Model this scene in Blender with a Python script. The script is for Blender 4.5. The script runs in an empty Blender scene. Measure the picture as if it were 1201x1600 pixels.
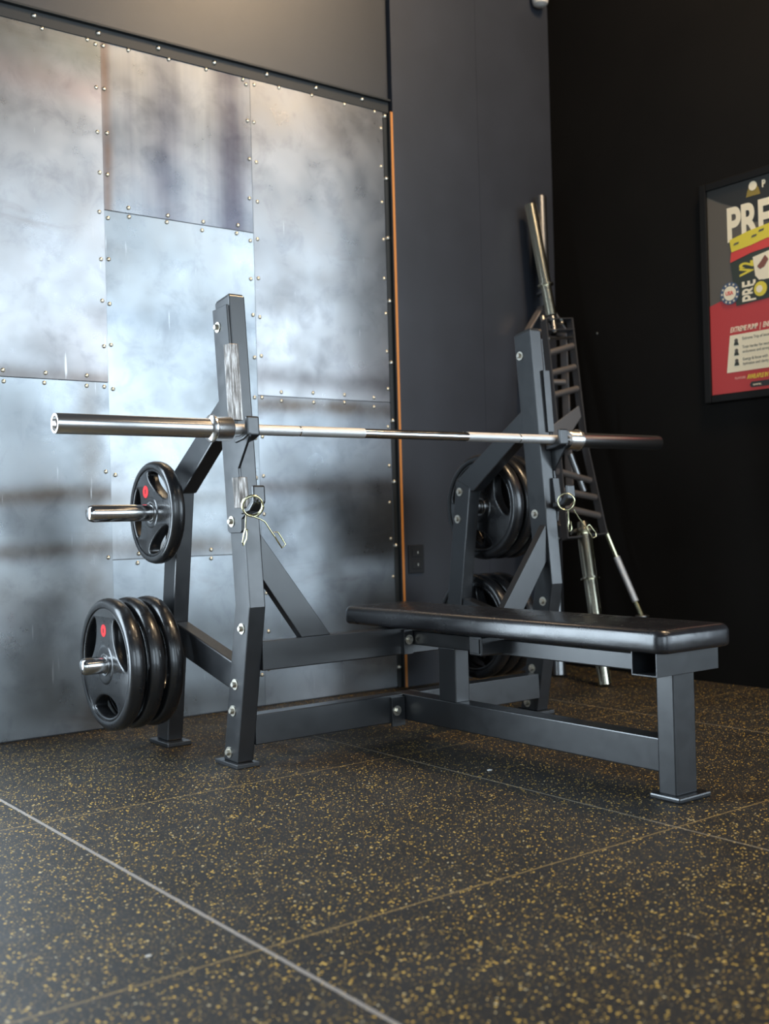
import bpy, bmesh, math, random
from mathutils import Vector, Matrix, Quaternion
random.seed(7)
C = bpy.context.scene.collection
PI = math.pi

# ------------------------------------------------------------------ camera
cam_d = bpy.data.cameras.new('camera')
cam = bpy.data.objects.new('camera', cam_d); C.objects.link(cam)
bpy.context.scene.camera = cam
F_PX = 1731.28
cam_d.sensor_fit = 'HORIZONTAL'; cam_d.sensor_width = 24.0
cam_d.lens = 24.0 * F_PX / 1201.0
RIGHT = Vector((0.7975341, -0.6026833, -0.0266875))
DOWN = Vector((-0.0164985, 0.0224314, -0.9996122))
FWD = Vector((0.6030482, 0.7976651, 0.0079464))
m = Matrix((RIGHT, -DOWN, -FWD)).transposed().to_4x4()
m.translation = Vector((0, 0, 0.656))
cam.matrix_world = m
cam_d.clip_start = 0.05; cam_d.clip_end = 60
cam_d.dof.use_dof = True
cam_d.dof.focus_distance = 2.85
cam_d.dof.aperture_fstop = 2.8

# ------------------------------------------------------------------ world, light, exposure
sc = bpy.context.scene
vs = sc.view_settings
vs.view_transform = 'Standard'; vs.look = 'None'; vs.gamma = 1.0; vs.use_curve_mapping = False
vs.exposure = 0.0
w = bpy.data.worlds.new('room_ambient'); sc.world = w; w.use_nodes = True
w.node_tree.nodes['Background'].inputs[0].default_value = (0.55, 0.62, 0.72, 1)
w.node_tree.nodes['Background'].inputs[1].default_value = 0.09

def area(name, loc, target, sx, sy, power, col):
    d = bpy.data.lights.new(name, 'AREA'); d.shape = 'RECTANGLE'; d.size = sx; d.size_y = sy
    d.energy = power; d.color = col
    o = bpy.data.objects.new(name, d); C.objects.link(o); o.location = loc
    o.rotation_euler = (Vector(target) - Vector(loc)).to_track_quat('-Z', 'Y').to_euler()
    return o
DAY = (0.72, 0.87, 1.0)
WARM = (1.0, 0.76, 0.50)
# storefront windows on the far side of the gym, behind and to the right of the camera, plus one added side fill
area('daylight_window_or_fill', (2.7, -5.0, 2.15), (2.7, 3.5, 2.15), 2.5, 4.0, 125, DAY)
area('daylight_window_or_fill', (5.3, -5.0, 2.15), (5.3, 3.5, 2.15), 2.5, 4.0, 165, DAY)
area('daylight_window_or_fill', (8.6, -5.0, 2.15), (8.6, 3.5, 2.15), 3.6, 4.0, 330, DAY)
area('daylight_window_or_fill', (-1.8, -5.0, 2.0), (0.5, 3.0, 1.0), 3.4, 3.4, 190, DAY)
area('daylight_window_or_fill', (-4.2, -0.9, 1.5), (1.0, 3.0, 0.9), 4.4, 2.8, 60, DAY)  # added side fill from the left, not a known window
# glazed door opening left of the steel cladding, in the same wall
area('daylight_window_or_fill', (-0.30, 3.45, 1.2), (-0.30, -3.0, 1.2), 2.2, 2.2, 180, DAY)
# warm ceiling panels, plus one added lamp for the poster
area('ceiling_light_or_added_lamp', (2.2, -0.6, 4.0), (2.2, -0.6, 0), 1.8, 0.35, 12, WARM)
area('ceiling_light_or_added_lamp', (3.0, 1.5, 3.8), (3.5, 2.4, 1.2), 0.3, 0.9, 34, WARM)  # added warm lamp aimed at the poster to brighten it
area('ceiling_light_or_added_lamp', (3.9, 1.0, 3.6), (3.9, 1.0, 0), 0.35, 1.4, 20, WARM)
area('ceiling_light_or_added_lamp', (2.95, 1.7, 3.9), (2.95, 1.9, 0), 0.25, 0.25, 24, (1.0, 0.66, 0.34))

# ------------------------------------------------------------------ materials
def nodes_of(mt):
    return mt.node_tree.nodes, mt.node_tree.links
def mat(name, col, rough=0.5, metal=0.0, spec=0.5, coat=0.0, coat_r=0.1):
    mt = bpy.data.materials.new(name); mt.use_nodes = True
    b = mt.node_tree.nodes['Principled BSDF']
    b.inputs['Base Color'].default_value = (*col, 1)
    b.inputs['Roughness'].default_value = rough
    b.inputs['Metallic'].default_value = metal
    b.inputs['Specular IOR Level'].default_value = spec
    b.inputs['Coat Weight'].default_value = coat
    b.inputs['Coat Roughness'].default_value = coat_r
    return mt
def noise(n, l, scale, detail=4, rough=0.55, vec=None, dist=0.0):
    t = n.new('ShaderNodeTexNoise'); t.inputs['Scale'].default_value = scale
    t.inputs['Detail'].default_value = detail; t.inputs['Roughness'].default_value = rough
    t.inputs['Distortion'].default_value = dist
    if vec: l.new(vec, t.inputs['Vector'])
    return t.outputs['Fac']
def ramp(n, l, fac, stops):
    r = n.new('ShaderNodeValToRGB'); e = r.color_ramp.elements
    while len(e) < len(stops): e.new(0.5)
    for k, (p, c) in enumerate(stops):
        e[k].position = p; e[k].color = (*c, 1) if len(c) == 3 else c
    l.new(fac, r.inputs[0]); return r.outputs['Color']
def mix(n, l, fac, a, b, mode='MIX'):
    x = n.new('ShaderNodeMix'); x.data_type = 'RGBA'; x.blend_type = mode
    for sock, v in ((0, fac), (6, a), (7, b)):
        if hasattr(v, 'links'): l.new(v, x.inputs[sock])
        elif sock == 0: x.inputs[0].default_value = v
        else: x.inputs[sock].default_value = (*v, 1)
    return x.outputs[2]
def mth(n, l, op, a, b=0.0, clamp=False):
    x = n.new('ShaderNodeMath'); x.operation = op; x.use_clamp = clamp
    for k, v in enumerate((a, b)):
        if hasattr(v, 'links'): l.new(v, x.inputs[k])
        else: x.inputs[k].default_value = v
    return x.outputs[0]
def bump(mt, h, strength=0.2, dist=0.001):
    n, l = nodes_of(mt); b = n.new('ShaderNodeBump')
    b.inputs['Strength'].default_value = strength; b.inputs['Distance'].default_value = dist
    l.new(h, b.inputs['Height']); l.new(b.outputs[0], n['Principled BSDF'].inputs['Normal'])
def coord(n, l):
    g = n.new('ShaderNodeNewGeometry'); return g.outputs['Position']
def objc(n):
    return n.new('ShaderNodeTexCoord').outputs['Object']

def rough_noise(mt, lo, hi, scale):
    n, l = nodes_of(mt)
    f = noise(n, l, scale, 5, 0.6, objc(n))
    r = n.new('ShaderNodeMapRange'); r.inputs['From Min'].default_value = 0.3; r.inputs['From Max'].default_value = 0.7
    r.inputs['To Min'].default_value = lo; r.inputs['To Max'].default_value = hi
    l.new(f, r.inputs[0]); l.new(r.outputs[0], n['Principled BSDF'].inputs['Roughness'])

M = {}
M['frame'] = mat('charcoal_powder_coat', (0.014, 0.015, 0.017), 0.33, 0.0, 1.0, 0.0, 0.16)
rough_noise(M['frame'], 0.28, 0.36, 30)
n, l = nodes_of(M['frame']); bump(M['frame'], noise(n, l, 900, 2, 0.5, objc(n)), 0.12, 0.0004)
M['worn'] = mat('worn_bare_steel', (0.42, 0.40, 0.37), 0.38, 0.8)
n, l = nodes_of(M['worn'])
wmp = n.new('ShaderNodeMapping'); wmp.inputs['Scale'].default_value = (160, 60, 14); l.new(objc(n), wmp.inputs[0]); WSM = wmp.outputs[0]
l.new(ramp(n, l, noise(n, l, 1.0, 6, 0.65, WSM), [(0.36, (0.06, 0.055, 0.05)), (0.50, (0.17, 0.15, 0.135)), (0.66, (0.48, 0.46, 0.44))]), n['Principled BSDF'].inputs['Base Color'])
M['chrome'] = mat('polished_chrome', (0.72, 0.71, 0.70), 0.13, 1.0)
rough_noise(M['chrome'], 0.09, 0.2, 25)
M['satin'] = mat('satin_chrome_sleeve', (0.74, 0.72, 0.70), 0.26, 1.0)
M['knurl'] = mat('knurled_chrome', (0.86, 0.85, 0.84), 0.5, 1.0)
n, l = nodes_of(M['knurl'])
wv = []
for sgn in (1, -1):
    mp = n.new('ShaderNodeMapping'); mp.inputs['Rotation'].default_value = (0.6 * sgn, 0.0, 0.9 * sgn)
    l.new(objc(n), mp.inputs[0]); ww = n.new('ShaderNodeTexWave'); ww.inputs['Scale'].default_value = 260
    l.new(mp.outputs[0], ww.inputs[0]); wv.append(ww.outputs['Fac'])
bump(M['knurl'], mth(n, l, 'MULTIPLY', wv[0], wv[1]), 0.6, 0.0006)
M['zinc'] = mat('grey_zinc_plate', (0.34, 0.34, 0.34), 0.34, 1.0)
M['grip_dark'] = mat('dark_brown_bore', (0.10, 0.06, 0.05), 0.4, 0.6)
M['ychrome'] = mat('yellow_tinged_chrome', (0.78, 0.74, 0.58), 0.2, 1.0)  # chrome, with the yellow of its highlights put into the colour
M['gold'] = mat('yellow_zinc_plate', (0.78, 0.74, 0.48), 0.22, 1.0)
M['bolt'] = mat('zinc_bolt_steel', (0.86, 0.81, 0.70), 0.33, 1.0)
M['brass'] = mat('brassy_screw_head', (0.92, 0.80, 0.60), 0.28, 0.9)
M['rubber'] = mat('glossy_black_rubber', (0.010, 0.010, 0.011), 0.30, 0.0, 0.6, 0.5, 0.12)
rough_noise(M['rubber'], 0.22, 0.42, 22)
M['red'] = mat('red_weight_sticker', (0.75, 0.025, 0.03), 0.45)
M['darkmark'] = mat('dark_print', (0.09, 0.01, 0.012), 0.5)
M['leather'] = mat('black_upholstery_vinyl', (0.012, 0.012, 0.014), 0.26, 0.0, 0.9)
rough_noise(M['leather'], 0.21, 0.30, 14)
n, l = nodes_of(M['leather'])
mp = n.new('ShaderNodeMapping'); mp.inputs['Scale'].default_value = (1, 0.35, 1); l.new(objc(n), mp.inputs[0])
bump(M['leather'], mth(n, l, 'ADD', noise(n, l, 20, 1.5, 0.4, mp.outputs[0], 0.2), mth(n, l, 'MULTIPLY', noise(n, l, 420, 2, 0.5, objc(n)), 0.10)), 0.22, 0.006)
M['plastic'] = mat('black_plastic', (0.014, 0.014, 0.015), 0.42)
M['flange'] = mat('white_enamel', (0.7, 0.68, 0.64), 0.4)
M['dust'] = mat('bare_steel_screw', (0.8, 0.78, 0.72), 0.3, 1.0)

# painted black plaster walls
def wall_mat(name, base, rough, spec):
    mt = mat(name, base, rough, 0, spec)
    n, l = nodes_of(mt); P = coord(n, l)
    f = noise(n, l, 3.0, 6, 0.6, P)
    l.new(ramp(n, l, f, [(0.3, tuple(c * 0.85 for c in base)), (0.7, tuple(c * 1.15 for c in base))]), n['Principled BSDF'].inputs['Base Color'])
    bump(mt, noise(n, l, 240, 3, 0.6, P), 0.25, 0.001)
    return mt
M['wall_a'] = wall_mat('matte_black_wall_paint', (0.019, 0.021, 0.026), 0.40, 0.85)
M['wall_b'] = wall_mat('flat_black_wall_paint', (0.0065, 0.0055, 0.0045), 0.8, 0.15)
M['wall_c'] = wall_mat('black_wall_paint_sheen', (0.032, 0.036, 0.047), 0.45, 0.6)  # same black paint as wall_a, bluish daylight sheen put into the colour
M['black_trim'] = mat('black_steel_angle', (0.02, 0.022, 0.022), 0.45, 0, 0.5)
M['orange'] = mat('raw_orange_timber_edge', (0.72, 0.27, 0.06), 0.5)

# rubber gym floor with yellow flecks and mat joints
M['floor'] = mat('black_rubber_with_yellow_flecks', (0.03, 0.03, 0.03), 0.6, 0, 0.23)
n, l = nodes_of(M['floor']); P = coord(n, l)
def flecks(scale, thr, rmin, rmax, seed):
    mp = n.new('ShaderNodeMapping'); mp.inputs['Location'].default_value = (seed, seed * 1.7, 0)
    l.new(P, mp.inputs[0])
    # warp so that flecks are crumbs rather than discs
    nz = n.new('ShaderNodeTexNoise'); nz.inputs['Scale'].default_value = scale * 1.3; nz.inputs['Detail'].default_value = 2
    l.new(mp.outputs[0], nz.inputs['Vector'])
    sb = n.new('ShaderNodeVectorMath'); sb.operation = 'SUBTRACT'; l.new(nz.outputs['Color'], sb.inputs[0]); sb.inputs[1].default_value = (0.5, 0.5, 0.5)
    scv = n.new('ShaderNodeVectorMath'); scv.operation = 'SCALE'; l.new(sb.outputs[0], scv.inputs[0]); scv.inputs['Scale'].default_value = 0.9 / scale
    ad = n.new('ShaderNodeVectorMath'); ad.operation = 'ADD'; l.new(mp.outputs[0], ad.inputs[0]); l.new(scv.outputs[0], ad.inputs[1])
    fl = n.new('ShaderNodeVectorMath'); fl.operation = 'MULTIPLY'; l.new(ad.outputs[0], fl.inputs[0]); fl.inputs[1].default_value = (1, 1, 0)
    v = n.new('ShaderNodeTexVoronoi'); v.voronoi_dimensions = '2D'; v.inputs['Scale'].default_value = scale
    l.new(fl.outputs[0], v.inputs['Vector'])
    sp = n.new('ShaderNodeSeparateColor'); l.new(v.outputs['Color'], sp.inputs[0])
    pick = mth(n, l, 'GREATER_THAN', sp.outputs[0], thr)
    rad = mth(n, l, 'ADD', mth(n, l, 'MULTIPLY', mth(n, l, 'POWER', sp.outputs[1], 2.0), rmax - rmin), rmin)
    ins = mth(n, l, 'LESS_THAN', v.outputs['Distance'], rad)
    return mth(n, l, 'MULTIPLY', pick, ins), sp.outputs[2]
fa, ca = flecks(160, 0.76, 0.12, 0.42, 3.0)
fb, cb = flecks(330, 0.86, 0.15, 0.42, 11.0)
base = ramp(n, l, noise(n, l, 4.5, 6, 0.6, P), [(0.3, (0.015, 0.015, 0.015)), (0.7, (0.028, 0.027, 0.026))])
dust = ramp(n, l, noise(n, l, 600, 2, 0.6, P), [(0.5, (0.0, 0.0, 0.0)), (0.8, (0.03, 0.029, 0.027))])
base = mix(n, l, 1.0, base, dust, 'ADD')
colA = ramp(n, l, ca, [(0.0, (0.62, 0.36, 0.05)), (0.8, (0.85, 0.56, 0.13)), (1.0, (0.70, 0.60, 0.38))])
base = mix(n, l, fa, base, colA)
base = mix(n, l, fb, base, (0.34, 0.22, 0.07))
sx = n.new('ShaderNodeSeparateXYZ'); l.new(P, sx.inputs[0])
def line(axis, at, half):
    d = mth(n, l, 'ABSOLUTE', mth(n, l, 'SUBTRACT', sx.outputs[axis], at))
    return mth(n, l, 'LESS_THAN', d, half)
jit = mth(n, l, 'MULTIPLY', mth(n, l, 'SUBTRACT', noise(n, l, 40, 4, 0.6, P), 0.5), 0.004)
def seam(axis, at, half, colr, k):
    global base
    d = mth(n, l, 'ABSOLUTE', mth(n, l, 'ADD', mth(n, l, 'SUBTRACT', sx.outputs[axis], at), jit))
    base = mix(n, l, mth(n, l, 'MULTIPLY', mth(n, l, 'LESS_THAN', d, half), k), base, colr)
for yy in (-0.476, 0.508, 1.4935, 2.46):
    seam(1, yy, 0.0020, (0.34, 0.23, 0.09), 0.7)
seam(0, 0.872, 0.0042, (0.36, 0.33, 0.30), 0.75)
for xx in (-0.11, 1.872, 2.86):
    seam(0, xx, 0.0024, (0.34, 0.29, 0.21), 0.7)
l.new(base, n['Principled BSDF'].inputs['Base Color'])
l.new(ramp(n, l, noise(n, l, 9, 5, 0.6, P), [(0.35, (0.50,) * 3), (0.7, (0.66,) * 3)]), n['Principled BSDF'].inputs['Roughness'])
bump(M['floor'], noise(n, l, 700, 3, 0.7, P), 0.5, 0.0012)

# raw steel sheets, each with mottling, heat tint and painted reflections
def sheet_mat(name, seed, base=(0.46, 0.49, 0.53), streak=0.0, dark=1.0, bands=()):
    mt = mat(name, base, 0.4, 0.92, 0.5)
    n, l = nodes_of(mt)
    mp = n.new('ShaderNodeMapping'); mp.inputs['Location'].default_value = (seed * 3.1, seed, seed * 1.3)
    l.new(coord(n, l), mp.inputs[0]); P = mp.outputs[0]
    big = noise(n, l, 1.6, 3, 0.5, P, 0.4)
    c = ramp(n, l, big, [(0.32, tuple(x * 0.55 * dark for x in base)), (0.66, tuple(min(1, x * 1.25 * dark) for x in base))])
    mot = ramp(n, l, noise(n, l, 9, 8, 0.66, P, 0.5), [(0.34, (0.78, 0.78, 0.80)), (0.50, (1, 1, 1)), (1.0, (1.05, 1.04, 1.02))])
    c = mix(n, l, 0.75, c, mot, 'MULTIPLY')
    c = mix(n, l, 1.0, c, (0.66, 0.66, 0.66), 'MULTIPLY')
    if streak:  # vertical streaks painted in as soft dark reflections
        ms = n.new('ShaderNodeMapping'); ms.inputs['Scale'].default_value = (5.5, 1, 0.25); l.new(P, ms.inputs[0])
        st = ramp(n, l, noise(n, l, 1.0, 4, 0.6, ms.outputs[0]), [(0.40, (0.52, 0.52, 0.58)), (0.58, (1.08, 1.1, 1.08))])
        c = mix(n, l, streak, c, st, 'MULTIPLY')
    tint = ramp(n, l, noise(n, l, 1.1, 2, 0.5, P), [(0.55, (1, 1, 1)), (0.75, (1.04, 0.94, 0.90))])
    c = mix(n, l, 0.8, c, tint, 'MULTIPLY')
    # brown noise bands
    mb = n.new('ShaderNodeMapping'); mb.inputs['Scale'].default_value = (0.7, 1, 2.6); mb.inputs['Location'].default_value = (seed, 0, seed * 2.0); l.new(P, mb.inputs[0])
    ox = ramp(n, l, noise(n, l, 1.5, 5, 0.6, mb.outputs[0], 0.5), [(0.60, (1, 1, 1)), (0.72, (0.62, 0.53, 0.48))])
    c = mix(n, l, 0.55, c, ox, 'MULTIPLY')
    # soft bands painted into the colour for reflections, plus brown along some seams
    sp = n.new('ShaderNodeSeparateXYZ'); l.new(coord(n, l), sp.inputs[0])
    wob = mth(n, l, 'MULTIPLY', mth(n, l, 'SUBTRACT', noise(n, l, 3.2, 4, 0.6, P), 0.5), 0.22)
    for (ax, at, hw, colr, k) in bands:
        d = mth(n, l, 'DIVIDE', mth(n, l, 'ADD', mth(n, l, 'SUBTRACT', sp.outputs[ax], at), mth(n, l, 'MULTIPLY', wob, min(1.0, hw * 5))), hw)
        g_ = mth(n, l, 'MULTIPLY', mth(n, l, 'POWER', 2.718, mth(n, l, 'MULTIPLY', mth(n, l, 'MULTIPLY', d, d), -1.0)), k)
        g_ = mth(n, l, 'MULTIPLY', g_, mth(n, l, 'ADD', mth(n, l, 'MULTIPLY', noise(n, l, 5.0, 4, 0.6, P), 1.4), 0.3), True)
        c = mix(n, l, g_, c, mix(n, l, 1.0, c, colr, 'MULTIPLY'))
    # white scratches
    mv = n.new('ShaderNodeMapping'); mv.inputs['Scale'].default_value = (40, 1, 2.2); mv.inputs['Rotation'].default_value = (0, 0.12, 0); l.new(P, mv.inputs[0])
    sc_ = ramp(n, l, noise(n, l, 1.6, 3, 0.5, mv.outputs[0]), [(0.715, (0, 0, 0)), (0.76, (0.25, 0.25, 0.25))])
    c = mix(n, l, 1.0, c, sc_, 'ADD')
    l.new(c, n['Principled BSDF'].inputs['Base Color'])
    l.new(ramp(n, l, noise(n, l, 7, 6, 0.6, P), [(0.35, (0.27,) * 3), (0.65, (0.38,) * 3)]), n['Principled BSDF'].inputs['Roughness'])
    bump(mt, noise(n, l, 1.3, 2, 0.5, P), 0.35, 0.02)
    return mt

# ------------------------------------------------------------------ mesh helpers
def setp(o, label=None, cat=None, group=None, kind=None):
    if label: o['label'] = label
    if cat: o['category'] = cat
    if group: o['group'] = group
    if kind: o['kind'] = kind
    return o
def root_loc(o):
    v = Vector((0, 0, 0))
    while o is not None:
        v += o.location; o = o.parent
    return v
def obj(name, bm, m_, parent=None, bev=0.0, smooth=False, seg=2, loc=None, label=None):
    me = bpy.data.meshes.new(name)
    bmesh.ops.recalc_face_normals(bm, faces=bm.faces)
    off = root_loc(parent) + (Vector(loc) if loc is not None else Vector((0, 0, 0)))
    if off.length > 0: bmesh.ops.translate(bm, verts=bm.verts, vec=-off)
    bm.to_mesh(me); bm.free()
    o = bpy.data.objects.new(name, me); C.objects.link(o)
    me.materials.append(m_ if not isinstance(m_, str) else M[m_])
    if parent: o.parent = parent
    if loc is not None: o.location = loc
    if bev:
        b = o.modifiers.new('bevel', 'BEVEL'); b.width = bev; b.segments = seg; b.limit_method = 'ANGLE'; b.angle_limit = 0.6
        b.harden_normals = False
    if smooth:
        for p in me.polygons: p.use_smooth = True
        if hasattr(me, 'set_sharp_from_angle'): me.set_sharp_from_angle(angle=math.radians(38))
    if label: o['label'] = label
    return o
def empty(name, loc, label, cat, group=None):
    o = bpy.data.objects.new(name, None); C.objects.link(o); o.location = loc; o.empty_display_size = 0.1
    return setp(o, label, cat, group)
def box(x0, x1, y0, y1, z0, z1, bm=None):
    bm = bm or bmesh.new()
    v = [bm.verts.new(p) for p in ((x0, y0, z0), (x1, y0, z0), (x1, y1, z0), (x0, y1, z0), (x0, y0, z1), (x1, y0, z1), (x1, y1, z1), (x0, y1, z1))]
    for f in ((0, 1, 2, 3), (4, 5, 6, 7), (0, 1, 5, 4), (1, 2, 6, 5), (2, 3, 7, 6), (3, 0, 4, 7)):
        bm.faces.new([v[i] for i in f])
    return bm
def prism_x(prof, x0, x1, bm=None):
    """extrude a (y, z) outline along x"""
    bm = bm or bmesh.new()
    a = [bm.verts.new((x0, y, z)) for y, z in prof]; b = [bm.verts.new((x1, y, z)) for y, z in prof]
    bm.faces.new(a); bm.faces.new(b[::-1])
    k = len(prof)
    for i in range(k): bm.faces.new((a[i], a[(i + 1) % k], b[(i + 1) % k], b[i]))
    return bm
def prism_y(prof, y0, y1, bm=None):
    bm = bm or bmesh.new()
    a = [bm.verts.new((x, y0, z)) for x, z in prof]; b = [bm.verts.new((x, y1, z)) for x, z in prof]
    bm.faces.new(a); bm.faces.new(b[::-1])
    k = len(prof)
    for i in range(k): bm.faces.new((a[i], a[(i + 1) % k], b[(i + 1) % k], b[i]))
    return bm
def basis(d):
    d = d.normalized(); a = Vector((0, 0, 1)) if abs(d.z) < 0.9 else Vector((1, 0, 0))
    u = d.cross(a).normalized(); return u, d.cross(u).normalized()
def lathe(p0, d, prof, n=36, bm=None):
    """prof: (t along d, radius) from p0; closes at zero radii"""
    bm = bm or bmesh.new(); p0 = Vector(p0); d = Vector(d).normalized(); u, v = basis(d)
    rings = []
    for t, r in prof:
        if r < 1e-6: rings.append([bm.verts.new(p0 + d * t)])
        else: rings.append([bm.verts.new(p0 + d * t + (u * math.cos(2 * PI * i / n) + v * math.sin(2 * PI * i / n)) * r) for i in range(n)])
    for A, B in zip(rings, rings[1:]):
        for i in range(n):
            j = (i + 1) % n
            if len(A) == 1 and len(B) == 1: continue
            if len(A) == 1: bm.faces.new((A[0], B[i], B[j]))
            elif len(B) == 1: bm.faces.new((A[i], A[j], B[0]))
            else: bm.faces.new((A[i], A[j], B[j], B[i]))
    return bm
def rod(a, b, r, n=24, bm=None, ch=0.0015):
    a = Vector(a); b = Vector(b); L = (b - a).length; ch = min(ch, r * 0.5, L * 0.3)
    return lathe(a, b - a, [(0, 0), (0, r - ch), (ch, r), (L - ch, r), (L, r - ch), (L, 0)], n, bm)
def bar_between(a, b, w, t, wdir, bm=None):
    """rectangular strap from a to b: w wide along wdir, t thick"""
    bm = bm or bmesh.new(); a = Vector(a); b = Vector(b); d = (b - a).normalized()
    wd = Vector(wdir); wd = (wd - d * wd.dot(d)).normalized(); td = d.cross(wd)
    v = []
    for p in (a, b):
        for s, q in ((-1, -1), (1, -1), (1, 1), (-1, 1)):
            v.append(bm.verts.new(p + wd * s * w / 2 + td * q * t / 2))
    for f in ((0, 1, 2, 3), (4, 5, 6, 7), (0, 1, 5, 4), (1, 2, 6, 5), (2, 3, 7, 6), (3, 0, 4, 7)):
        bm.faces.new([v[i] for i in f])
    return bm
def sweep(pts, r, n=10, closed=False, bm=None):
    bm = bm or bmesh.new(); pts = [Vector(p) for p in pts]; k = len(pts)
    rings = []; u = None
    for i, p in enumerate(pts):
        if closed: d = pts[(i + 1) % k] - pts[i - 1]
        else: d = pts[min(i + 1, k - 1)] - pts[max(i - 1, 0)]
        d.normalize()
        if u is None: u, _ = basis(d)
        else: u = (u - d * u.dot(d)).normalized()
        v = d.cross(u)
        rings.append([bm.verts.new(p + (u * math.cos(2 * PI * j / n) + v * math.sin(2 * PI * j / n)) * r) for j in range(n)])
    m_ = k if closed else k - 1
    for i in range(m_):
        A, B = rings[i], rings[(i + 1) % k]
        for j in range(n):
            bm.faces.new((A[j], A[(j + 1) % n], B[(j + 1) % n], B[j]))
    if not closed:
        bm.faces.new(rings[0]); bm.faces.new(rings[-1][::-1])
    return bm
def hexhead(p, d, r, h, bm=None):
    d = Vector(d).normalized(); p = Vector(p)
    bm = lathe(p, d, [(0, 0), (0, r * 1.75), (h * 0.22, r * 1.75), (h * 0.24, r * 0.5)], 24, bm)   # washer
    return lathe(p, d, [(h * 0.2, 0), (h * 0.2, r), (h * 0.85, r), (h, r * 0.78), (h, 0)], 6, bm)

# ------------------------------------------------------------------ setting
Y_W = 3.46; X_R = 3.58
setp(obj('floor', box(-4, 9.5, -4.8, 3.7, -0.05, 0.0), 'floor'), kind='structure')
bm = box(-4.0, 2.69, 3.463, 3.70, 0, 4.2)
setp(obj('wall_back', bm, 'wall_a'), kind='structure')
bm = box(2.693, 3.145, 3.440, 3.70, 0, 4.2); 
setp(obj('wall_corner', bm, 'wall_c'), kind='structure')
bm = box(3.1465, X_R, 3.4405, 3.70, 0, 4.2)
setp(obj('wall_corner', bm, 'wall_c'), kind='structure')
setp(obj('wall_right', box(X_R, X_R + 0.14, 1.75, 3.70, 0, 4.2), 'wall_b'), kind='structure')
# thin raw timber edge on the step in the wall
setp(obj('trim_1', box(2.6815, 2.6925, 3.4385, 3.463, 0.0, 2.27), 'orange'), kind='structure')

# metal cladding
XS = [0.34, 0.915, 1.487, 2.057, 2.662]
ZT = 2.275
SH = {}
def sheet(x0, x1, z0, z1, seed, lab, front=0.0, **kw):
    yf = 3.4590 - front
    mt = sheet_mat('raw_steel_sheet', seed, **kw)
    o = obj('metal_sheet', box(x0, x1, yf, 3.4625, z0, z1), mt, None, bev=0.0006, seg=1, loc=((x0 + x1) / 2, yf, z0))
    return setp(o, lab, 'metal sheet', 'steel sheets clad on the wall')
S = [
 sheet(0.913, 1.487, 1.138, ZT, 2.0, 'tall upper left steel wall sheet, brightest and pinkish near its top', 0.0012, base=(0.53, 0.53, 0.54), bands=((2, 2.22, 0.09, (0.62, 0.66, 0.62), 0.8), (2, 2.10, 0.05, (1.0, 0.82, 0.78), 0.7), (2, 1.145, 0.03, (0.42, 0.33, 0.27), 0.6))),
 sheet(0.913, 1.487, 0.004, 1.136, 3.3, 'lower left steel wall sheet with painted brown reflection bands, behind the near plates', 0.0012, base=(0.62, 0.66, 0.69), bands=((2, 0.765, 0.035, (0.42, 0.33, 0.27), 0.8), (2, 0.59, 0.03, (0.42, 0.33, 0.27), 0.8), (2, 0.45, 0.10, (0.6, 0.55, 0.5), 0.7), (0, 1.42, 0.05, (0.62, 0.55, 0.5), 0.7))),
 sheet(1.485, 2.057, 1.710, ZT, 4.1, 'square steel sheet with painted dark reflection streaks at the top of the second column', 0.0, base=(0.46, 0.48, 0.51), streak=0.6, bands=((0, 1.72, 0.07, (0.50, 0.50, 0.55), 0.9), (0, 1.97, 0.07, (0.48, 0.45, 0.50), 0.95), (0, 1.50, 0.02, (0.7, 0.5, 0.4), 0.8))),
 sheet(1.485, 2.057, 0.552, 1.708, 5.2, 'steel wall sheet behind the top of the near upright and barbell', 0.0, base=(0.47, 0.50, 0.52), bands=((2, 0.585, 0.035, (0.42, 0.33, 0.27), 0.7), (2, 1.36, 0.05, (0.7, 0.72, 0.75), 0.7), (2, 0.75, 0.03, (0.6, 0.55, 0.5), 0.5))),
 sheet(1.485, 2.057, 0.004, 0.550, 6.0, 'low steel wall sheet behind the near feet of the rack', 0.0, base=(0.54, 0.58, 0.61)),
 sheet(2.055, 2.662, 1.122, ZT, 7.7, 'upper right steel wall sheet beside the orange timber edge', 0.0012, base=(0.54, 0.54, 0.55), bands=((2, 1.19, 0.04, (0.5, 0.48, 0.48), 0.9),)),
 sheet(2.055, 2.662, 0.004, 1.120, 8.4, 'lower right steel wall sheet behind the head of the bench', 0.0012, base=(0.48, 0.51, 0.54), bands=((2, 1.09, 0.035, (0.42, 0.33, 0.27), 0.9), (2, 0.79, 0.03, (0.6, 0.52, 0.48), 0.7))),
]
scr_me = None
def screw(parent, x, z, y=3.457):
    global scr_me
    if scr_me is None:
        bm = lathe((0, 0, 0), (0, -1, 0), [(-0.001, 0), (-0.001, 0.0070), (0.0012, 0.0068), (0.0032, 0.0048), (0.0040, 0)], 12)
        scr_me = bpy.data.meshes.new('screw'); bmesh.ops.recalc_face_normals(bm, faces=bm.faces); bm.to_mesh(scr_me); bm.free()
        scr_me.materials.append(M['brass'])
        for p in scr_me.polygons: p.use_smooth = True
    o = bpy.data.objects.new('screw', scr_me); C.objects.link(o); o.parent = parent
    o.location = Vector((x, y, z)) - parent.location
    return o
def owner(x, z):
    for s_ in S:
        bb = s_.dimensions; 
        cx = s_.location.x; w_ = s_['w']; z0 = s_.location.z; h_ = s_['h']
        if abs(x - cx) <= w_ / 2 and z0 <= z <= z0 + h_: return s_
for s_ in S:
    xs_ = [v.co.x for v in s_.data.vertices]; zs_ = [v.co.z for v in s_.data.vertices]
    s_['w'] = max(xs_) - min(xs_); s_['h'] = max(zs_) - min(zs_)
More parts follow.
